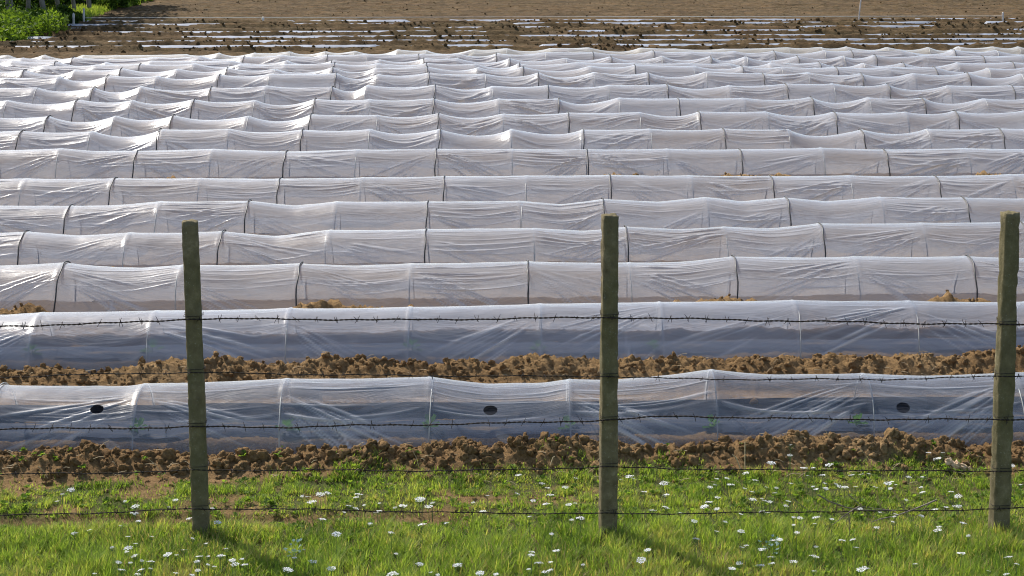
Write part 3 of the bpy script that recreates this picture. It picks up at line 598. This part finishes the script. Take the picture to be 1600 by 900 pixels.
# ------------------------------------------------------------ white umbels
def umbel(seed):
    r = random.Random(seed); P = []; nf = r.randint(22, 36)
    for i in range(nf):
        rho = .026*math.sqrt((i+.4)/nf); a = i*2.39996; cx, cy = rho*math.cos(a)+r.uniform(-.002, .002), rho*math.sin(a)+r.uniform(-.002, .002); cz = r.uniform(-.002, .002)-rho*rho*4
        s = r.uniform(.0045, .0062); kk = 8; an = np.arange(kk)*2*math.pi/kk+r.random()
        rr = s*np.where(np.arange(kk) % 2 == 0, 1., .55); tx, ty = r.uniform(-.35, .35), r.uniform(-.35, .35)
        px, py = rr*np.cos(an), rr*np.sin(an); V = np.stack([cx+px, cy+py, cz+px*tx+py*ty+.0012], -1); V = np.vstack([V, [[cx, cy, cz]]])
        Q = np.array([[8, j, (j+1) % 8, (j+2) % 8] for j in range(0, 8, 2)]); P.append((V, Q))
    return npmesh('flower_head', *merge(P), M_white, False)
def stalk(seed):
    r = random.Random(seed); P = [tube([(r.uniform(-.01, .01), 0, -.15), (0, .002, -.07), (0, 0, -.022)], [.0014, .0012, .001], 4, False)]
    for i in range(9): a = i*.7; q = r.uniform(.008, .022); P.append(tube([(0, 0, -.022), (q*.6*math.cos(a), q*.6*math.sin(a), -.012), (q*math.cos(a), q*math.sin(a), -.001)], .0006, 3, False))
    return npmesh('flower_stalk', *merge(P), M_stem)
UM = [umbel(i) for i in range(7)]; SK = [stalk(i) for i in range(4)]
FL = '''97,772 111,765 114,765 89,783 195,783 211,791 210,801 216,814 188,821 139,828 116,833 264,792 274,781 295,810 340,816 332,794
200,838 237,838 175,855 200,856 212,849 198,862 210,868 185,878 204,879 222,876 236,877 262,866 276,867 288,859 301,841 322,849 344,868 353,857
311,869 325,869 308,877 325,882 335,885 309,891 347,868 363,875 378,873 367,881 382,882 148,896 220,890 235,888 275,895 190,890 215,897 300,898
472,775 481,776 500,772 512,770 487,784 560,772 556,777 545,790 569,789 590,799 593,786 538,800 504,811 526,834 556,794 617,793 655,780 660,779 670,791 676,785 675,786 739,785 762,774 754,799 630,790 578,818 659,819 697,817 611,832
619,865 656,881 620,897 712,883 717,882 750,895 673,894 853,893 860,890 775,897 450,890 448,888 460,871 518,888 489,877 612,896 684,898
810,742 847,755 855,762 883,761 900,747 860,773 833,782 808,771 899,786 853,787 893,812 907,809 827,807 862,834 830,867 842,879 860,878 831,862 911,882 826,889 869,860 889,788
970,749 983,744 990,748 1037,755 1042,754 1007,768 1040,773 1020,797 1040,792 1063,801 1043,794 1120,748 1136,747 1109,761 1117,757 1142,757 1164,763 1175,768 1165,739 1180,750 1108,784 1121,777 1100,791 1085,814 1133,815 1120,830 1012,859 1002,875 1086,841 1090,842 1158,803 1158,830 1176,780 1190,799 1160,855 1166,852 1190,858 1188,883 1155,880 1144,888 1120,795 1190,779 1198,761 1195,782
1236,695 1234,711 1205,723 1256,731 1270,731 1295,726 1262,743 1285,742 1330,742 1345,741 1358,740 1236,755 1213,762 1210,770 1203,784 1228,790 1232,783 1270,760 1275,764 1289,755 1290,763 1306,756 1312,760 1320,761 1337,760 1368,761 1392,753 1391,763 1400,757 1439,761 1441,769 1451,707 1464,716 1473,707 1486,768 1497,775 1416,781 1441,745 1302,785 1343,795 1345,794 1240,808 1250,809 1275,808 1300,811 1240,820 1245,832 1273,818 1218,843 1209,844 1400,803 1397,807 1460,796 1467,823 1465,828 1478,792 1492,791 1498,791 1513,837 1505,817 1440,806 1370,824 1332,843 1316,844 1275,854 1273,869 1205,870 1205,880 1240,877 1272,892 1345,890 1352,887 1430,881 1502,864 1580,727 1589,881 1575,870 1595,757 1572,897 1545,892 1395,815 1338,855 1375,800 1200,800 1387,755 1420,745'''
grp = 'white umbel flowers standing in the grass'
for i, t in enumerate(FL.split()):
    px, py = map(float, t.split(',')); hgt = .15 if py > 800 else .11; p = at_plane(px, py, hgt)
    if p.y > 10.95: p = at_depth(px, py, 10.8)
    z0 = gz(p.x, p.y); s = .36+.52*random.random()**1.5; sc = max(.3, (p.z-z0)/.15)
    root = link('white_flower', None, loc=(p.x, p.y, z0)); tag(root, 'flat white umbel flower on a thin green stem in the grass', 'flower', grp)
    tl = (random.uniform(-.22, .25), random.uniform(-.3, .25), random.random()*6.28)
    link('flower_head', UM[i % 7], root, loc=(0, 0, p.z-z0), rot=tl, scale=(s, s, s)); link('stem', SK[i % 4], root, loc=(0, 0, p.z-z0), scale=(1, 1, sc))
# blue grey leafy sprigs, yellow flowers
for px, py, lab in ((460, 868, 'blue grey leafy sprig in the grass between left and middle posts'), (1205, 863, 'blue grey leafy sprig in the grass right of the middle post')):
    p = at_plane(px, py, .05); v, q_, a_ = leafball(26, .022, .05, .07, int(px)); o = link('leafy_sprig', npmesh('leafy_sprig', v, q_, M_blue, False, {'var': a_}), loc=(p.x, p.y, gz(p.x, p.y))); tag(o, lab, 'weed')
# pale broken lump
import bmesh
p = at_plane(1492, 734, .03); p = Vector((p.x, min(p.y, 11.0), 0)); z = gz(p.x, p.y)
V, T = clods(np.array([[0, 0, .02], [-.035, 0, .045], [.04, 0, .012], [.075, -.01, .008]]), np.array([.024, .017, .021, .012]), 77)
tag(link('broken_tile', npmesh('broken_tile', V, T, simple('pale_clay', (.62, .43, .26), .85, .2, 60), False), loc=(p.x, p.y, z)), 'pale tan broken lump at the soil edge left of the right post', 'rubble')
# dry branches
def br(pix, Y, rad): return tube([at_depth(a, b, Y+random.uniform(-.01, .01)) for a, b in pix], np.linspace(rad, rad*.35, len(pix)), 5)
def branch(label, lst, Y):
    P = [br(*l[:1], Y+l[2], l[1]) for l in lst]; V, Q = merge(P); c = V.mean(0); c[2] = V[:, 2].min()
    tag(link('dry_branch', npmesh('dry_branch', V-c, Q, M_twig), loc=tuple(c)), label, 'branch', 'dry branches caught in the lowest wire')
branch('forked dry branch caught on the lowest wire, left of its neighbour', [([(1278,773),(1295,783),(1320,792),(1343,797),(1390,797),(1450,797)], .004, 0), ([(1343,791),(1325,802),(1310,813),(1299,821)], .0042, .01), ([(1325,772),(1345,790),(1360,805),(1385,815)], .0025, .01), ([(1240,780),(1262,797),(1290,808)], .0018, 0), ([(1326,803),(1328,820),(1326,842)], .0028, -.01)], YW-.02)
branch('curved dry branch on the lowest wire, near the right post', [([(1464,781),(1450,787),(1425,797),(1400,806),(1375,811),(1361,816)], .0048, 0), ([(1455,783),(1440,800),(1422,815)], .002, .01), ([(1400,798),(1380,796),(1345,791)], .0022, 0), ([(1474,770),(1490,790),(1512,820)], .0018, .02)], YW-.03)
branch('thin pale twig lying in the grass left of the right post', [([(1453,833),(1470,833),(1485,831),(1498,826)], .0025, 0)], 10.02)
for px, t, lab in ((1164, [(1164,733),(1164,710),(1164,690)], 'single dry stalk on the soil mound right of the middle post'), (1150, [(1157,733),(1150,715),(1144,710)], 'bent dry stalk beside the upright stalk on the mound'), (862, [(860,727),(864,715),(867,713)], 'short dry stalk on the mound left of the middle post')):
    V, Q = tube([at_depth(a, b, DN[0]-A-.3) for a, b in t], .0028, 4); c = V.mean(0); c[2] = V[:, 2].min()
    tag(link('dry_stalk', npmesh('dry_stalk', V-c, Q, M_straw), loc=tuple(c)), lab, 'dry stalk')
# ------------------------------------------------------------ stakes and string on the far field
def stake(px, py0, py1, rad, lab, lean=0, mat=M_stake):
    b = at_plane(px, py0, ZFAR+.03); t = at_depth(px+lean, py1, b.y); V, Q = tube([b-Vector((0, 0, .2)), b.lerp(t, .5), t], rad, 8)
    # pointed cap
    tp = np.array(t); Vc = np.vstack([V, tp+np.array([0, 0, rad*1.2])]); m = len(Vc)-1; n0 = 2*8
    Q = np.vstack([Q, [[n0+j, n0+j+1, n0+(j+2) % 8, m] for j in range(0, 8, 2)]])
    o = link('marker_stake', npmesh('marker_stake', Vc-np.array(b), Q, mat), loc=tuple(b)); tag(o, lab, 'stake'); return b, t
s1 = stake(131, 36, 14, .026, 'thick pinkish marker stake at the left end of the string', 0)
stake(115, 41, 22, .028, 'short pinkish stake left of the thick marker stake', 0)
stake(411, 33, 28, .03, 'tiny white peg on the far field', 0, M_white)
s2 = stake(1567, 36, 20, .022, 'grey stake at the right end of the string')
stake(1341, 32, -6, .016, 'tall thin leaning cane on the far field', 5)
def string(a, b, lab, sagz):
    n = 60; t = np.linspace(0, 1, n)[:, None]; P = np.array(a)*(1-t)+np.array(b)*t; P[:, 2] -= sagz*4*(t*(1-t))[:, 0]
    V, Q = tube(P, .007, 4); tag(link('string_line', npmesh('string_line', V-P[0], Q, M_string), loc=tuple(P[0])), lab, 'string')
string(at_depth(133, 28, s1[0].y), at_depth(1567, 25, s2[0].y), 'pale string stretched low between marker stakes on the far field', .0)
string(at_depth(1180, 18.5, 58), at_depth(1352, 18.5, 58), 'short pale string beside the leaning cane', .0)
# ------------------------------------------------------------ trees, bushes at the far left
def leaf_cloud(C, rad, n, L, r):
    """n leaf faces through lumpy ellipsoid blobs C (centres) with radii rad"""
    k = r.integers(0, len(C), n); dv = r.normal(size=(n, 3)); dv /= np.linalg.norm(dv, axis=1)[:, None]; rr = r.random(n)**.45
    P = C[k]+dv*rad[k][:, None]*rr[:, None]*np.array([1, 1, .85]); a = r.normal(size=(n, 3)); a /= np.linalg.norm(a, axis=1)[:, None]; b = np.cross(a, r.normal(size=(n, 3))); b /= np.linalg.norm(b, axis=1)[:, None]
    l = L*r.uniform(.6, 1.3, n)[:, None]; V = np.stack([P-a*l, P+b*l*.45, P+a*l, P-b*l*.45], 1).reshape(-1, 3)
    return V, np.arange(n*4).reshape(-1, 4), k
def bush(x, y, w, h, n, bright, lab, L=.06):
    r = np.random.default_rng(int(abs(x*1000)+y*77)); nb = 14; C = np.stack([r.normal(0, w*.4, nb), r.normal(0, w*.4, nb), h*r.uniform(.12, .85, nb)], -1); rad = w*r.uniform(.18, .42, nb)
    V, Q, k = leaf_cloud(C, rad, n, L, r); V[:, 2] = np.maximum(V[:, 2], .01); tn = r.random(nb)
    va = np.clip(bright+.35*(tn[k]-.5)+.3*(r.random(n)-.5), 0, 1)
    o = link('bush', None, loc=(x, y, ZFAR)); tag(o, lab, 'bush', 'bushes along the left edge of the far field')
    link('foliage', npmesh('foliage', V, Q, M_leaf, False, {'var': np.repeat(va, 4)}), o)
    sv = [tube([(0, 0, -.1), tuple(C[j]*.5), tuple(C[j])], [.02, .014, .006], 5) for j in range(5)]; link('stem', npmesh('stem', *merge(sv), M_trunk), o)
def tree(px, py, rad, lean, hgt, lab, seed):
    b = at_plane(px, py, ZFAR); r = np.random.default_rng(seed); top = np.array([lean, r.uniform(-.2, .2), hgt*.72]); t = np.linspace(0, 1, 14)[:, None]
    P = top*t+np.stack([.05*np.sin(t[:, 0]*7+seed), .04*np.cos(t[:, 0]*5), 0*t[:, 0]], -1); P[0, 2] = -.2
    parts = [tube(P, np.linspace(rad, rad*.4, 14), 8)]; C = []
    for j in range(9):
        s = P[6+j % 8]; a = j*2.4+seed; L = r.uniform(.5, 1.1); e = s+np.array([math.cos(a)*L, math.sin(a)*L, r.uniform(.4, .9)]); parts.append(tube([s, (s+e)/2+[0, 0, .1], e], [rad*.4, rad*.28, rad*.12], 5)); C += [e, (s+e)/2+[0, 0, .3]]
    C = np.array(C+[P[-1]+[0, 0, .3]]); V, Q, k = leaf_cloud(C, r.uniform(.3, .62, len(C)), 2200, .075, r); tn = r.random(len(C))
    o = link('tree', None, loc=tuple(b)); tag(o, lab, 'tree', 'slim trees along the left edge of the far field')
    link('trunk', npmesh('trunk', *merge(parts), M_trunk), o)
    link('crown', npmesh('crown', V, Q, M_leaf, False, {'var': np.repeat(np.clip(.3+.5*tn[k]+.2*r.random(len(k)), 0, 1), 4)}), o)
TR = [(16, 38, .095, -.3, 5.2, 'leftmost thick pale trunk at the field edge'), (40, 30, .06, .2, 4.8, 'slim upright trunk second from the left'), (68, 35, .07, -.35, 5., 'leaning pale trunk, third tree from the left'), (92, 22, .06, -.25, 5.2, 'grey trunk, fourth tree from the left'),
      (119, 22, .055, -.15, 3.8, 'thin trunk just left of the thick marker stake'), (143, 20, .065, -.3, 3.6, 'pale leaning trunk just right of the marker stake'), (163, 12, .06, -.1, 3.2, 'thin trunk, second tree from the right end'), (184, 8, .08, -.2, 3.2, 'dark trunk at the right end of the tree line')]
for i, (px, py, rd, ln, h, lab) in enumerate(TR): tree(px, py, rd, ln, h, lab, 50+i)
BU = [(8, 58, 1.2, .45, .85, 'bright'), (30, 54, .9, .4, .8, 'bright'), (4, 66, .7, .2, .9, 'bright'), (46, 49, .7, .4, .6, 'mid'), (-30, 64, 1.5, .5, .75, 'bright'), (60, 45, .6, .35, .35, 'dark'), (78, 42, .5, .35, .25, 'dark'), (92, 39, .5, .35, .3, 'dark'), (104, 35, .5, .35, .35, 'dark'),
      (10, 24, 1.1, .9, .45, 'mid'), (30, 20, .9, .8, .4, 'mid'), (54, 18, .9, .9, .35, 'dark'), (82, 14, .8, .9, .3, 'dark'), (104, 14, .8, .9, .35, 'dark'), (128, 10, .8, .8, .3, 'dark'), (154, 14, .6, .4, .35, 'dark'),
      (170, 15, .6, .35, .65, 'bright'), (188, 10, .6, .32, .8, 'bright'), (203, 5, .6, .3, .9, 'bright'), (216, 1, .6, .3, .9, 'bright'), (-60, 40, 1.6, 1.2, .45, 'mid'), (-100, 60, 1.6, .8, .65, 'bright')]
ords = ['one', 'two']
for i, (px, py, w, h, bz, tn) in enumerate(BU):
    b = at_plane(px, py, ZFAR); near_ = min(TR, key=lambda q: abs(q[0]-px)); kx = TR.index(near_)
    nth = ['first', 'second', 'third', 'fourth', 'fifth', 'sixth', 'seventh', 'last'][kx]
    lab = '%s bush %s %s trunk from the left' % (tn, 'low before' if h < .6 else 'tall behind', nth)
    if any(o.get('label') == lab for o in COL.objects): lab += (', more to the %s' % ('left' if px < near_[0] else 'right'))
    bush(b.x, b.y, w, h, 1900, bz, lab, .055)
# thicket behind as one mass
r = np.random.default_rng(9); nb = 260; tt = r.random(nb); Y0 = 49+tt*45; C = np.stack([-12.3-.02*(Y0-49)-r.random(nb)**1.2*9-.0*Y0, Y0, ZFAR+r.random(nb)*2.6], -1); tn = r.random(nb)
V, Q, k = leaf_cloud(C, r.uniform(.5, .95, nb), 60000, .085, r); V[:, 2] = np.maximum(V[:, 2], ZFAR)
tag(link('thicket', npmesh('thicket', V, Q, M_leaf, False, {'var': np.repeat(np.clip(.1+.5*tn[k]+.3*r.random(len(k)), 0, 1), 4)})), 'dense leafy undergrowth behind the tree trunks', 'undergrowth', kind='stuff')
# verge grass at the far-left field edge
n = 40000; x = r.uniform(-1.9, .75, n); y = r.uniform(43, 75, n); e = np.interp(y, [43, 46.5, 49, 52, 56, 61, 75], [-11.2, -11.3, -11.15, -11.0, -10.9, -10.6, -10.3]); x = e+x+(fbm(y*1.5, y*0, 2, 260)-.5)*.8
z, _ = ground(x, y); h = r.uniform(.04, .16, n); a = r.random(n)*6.28; w = .012
V = np.stack([np.stack([x-w*np.cos(a), y-w*np.sin(a), z], -1), np.stack([x+w*np.cos(a), y+w*np.sin(a), z], -1), np.stack([x+w*.3*np.cos(a)+h*.4*np.sin(a), y+w*.3*np.sin(a), z+h], -1), np.stack([x-w*.3*np.cos(a)+h*.4*np.sin(a), y-w*.3*np.sin(a), z+h], -1)], 1).reshape(-1, 3)
tag(link('verge_grass', npmesh('verge_grass', V, np.arange(n*4).reshape(-1, 4), M_grass, False, {'var': np.repeat(r.uniform(.3, .85, n), 4)})), 'bright verge grass between the field and the tree line', 'grass', kind='stuff')
# ------------------------------------------------------------ light, camera
EL, AZ = math.radians(45), math.radians(-37)
w = bpy.data.worlds.new('World'); S.world = w; w.use_nodes = True; nt = w.node_tree
sky = nt.nodes.new('ShaderNodeTexSky'); sky.sky_type = 'NISHITA'; sky.sun_disc = False; sky.sun_elevation = EL; sky.sun_rotation = AZ; sky.dust_density = 1.5
nt.links.new(sky.outputs[0], nt.nodes['Background'].inputs[0]); nt.nodes['Background'].inputs[1].default_value = .13
sd = Vector((math.sin(AZ)*math.cos(EL), math.cos(AZ)*math.cos(EL), math.sin(EL)))
ld = bpy.data.lights.new('sun', 'SUN'); ld.energy = 4.4; ld.angle = math.radians(.5); ld.color = (1, .95, .87); lo = bpy.data.objects.new('sun', ld); COL.objects.link(lo); lo.rotation_euler = sd.to_track_quat('Z', 'Y').to_euler()
cd = bpy.data.cameras.new('camera'); cam = bpy.data.objects.new('camera', cd); COL.objects.link(cam); cam.location = (0, 0, H); cam.rotation_euler = (math.pi/2-TH, 0, 0); cd.sensor_width = 36; cd.lens = 36*F/1600; cd.clip_end = 3000; cd.clip_start = .1; S.camera = cam
vs = S.view_settings; vs.view_transform = 'Standard'; vs.look = 'None'; vs.gamma = 1; vs.exposure = .42; vs.use_curve_mapping = False
cy = S.cycles; cy.max_bounces = 10; cy.transparent_max_bounces = 24; cy.diffuse_bounces = 4; cy.transmission_bounces = 8; cy.use_denoising = True; cy.filter_width = 1.05; cy.sample_clamp_indirect = 8
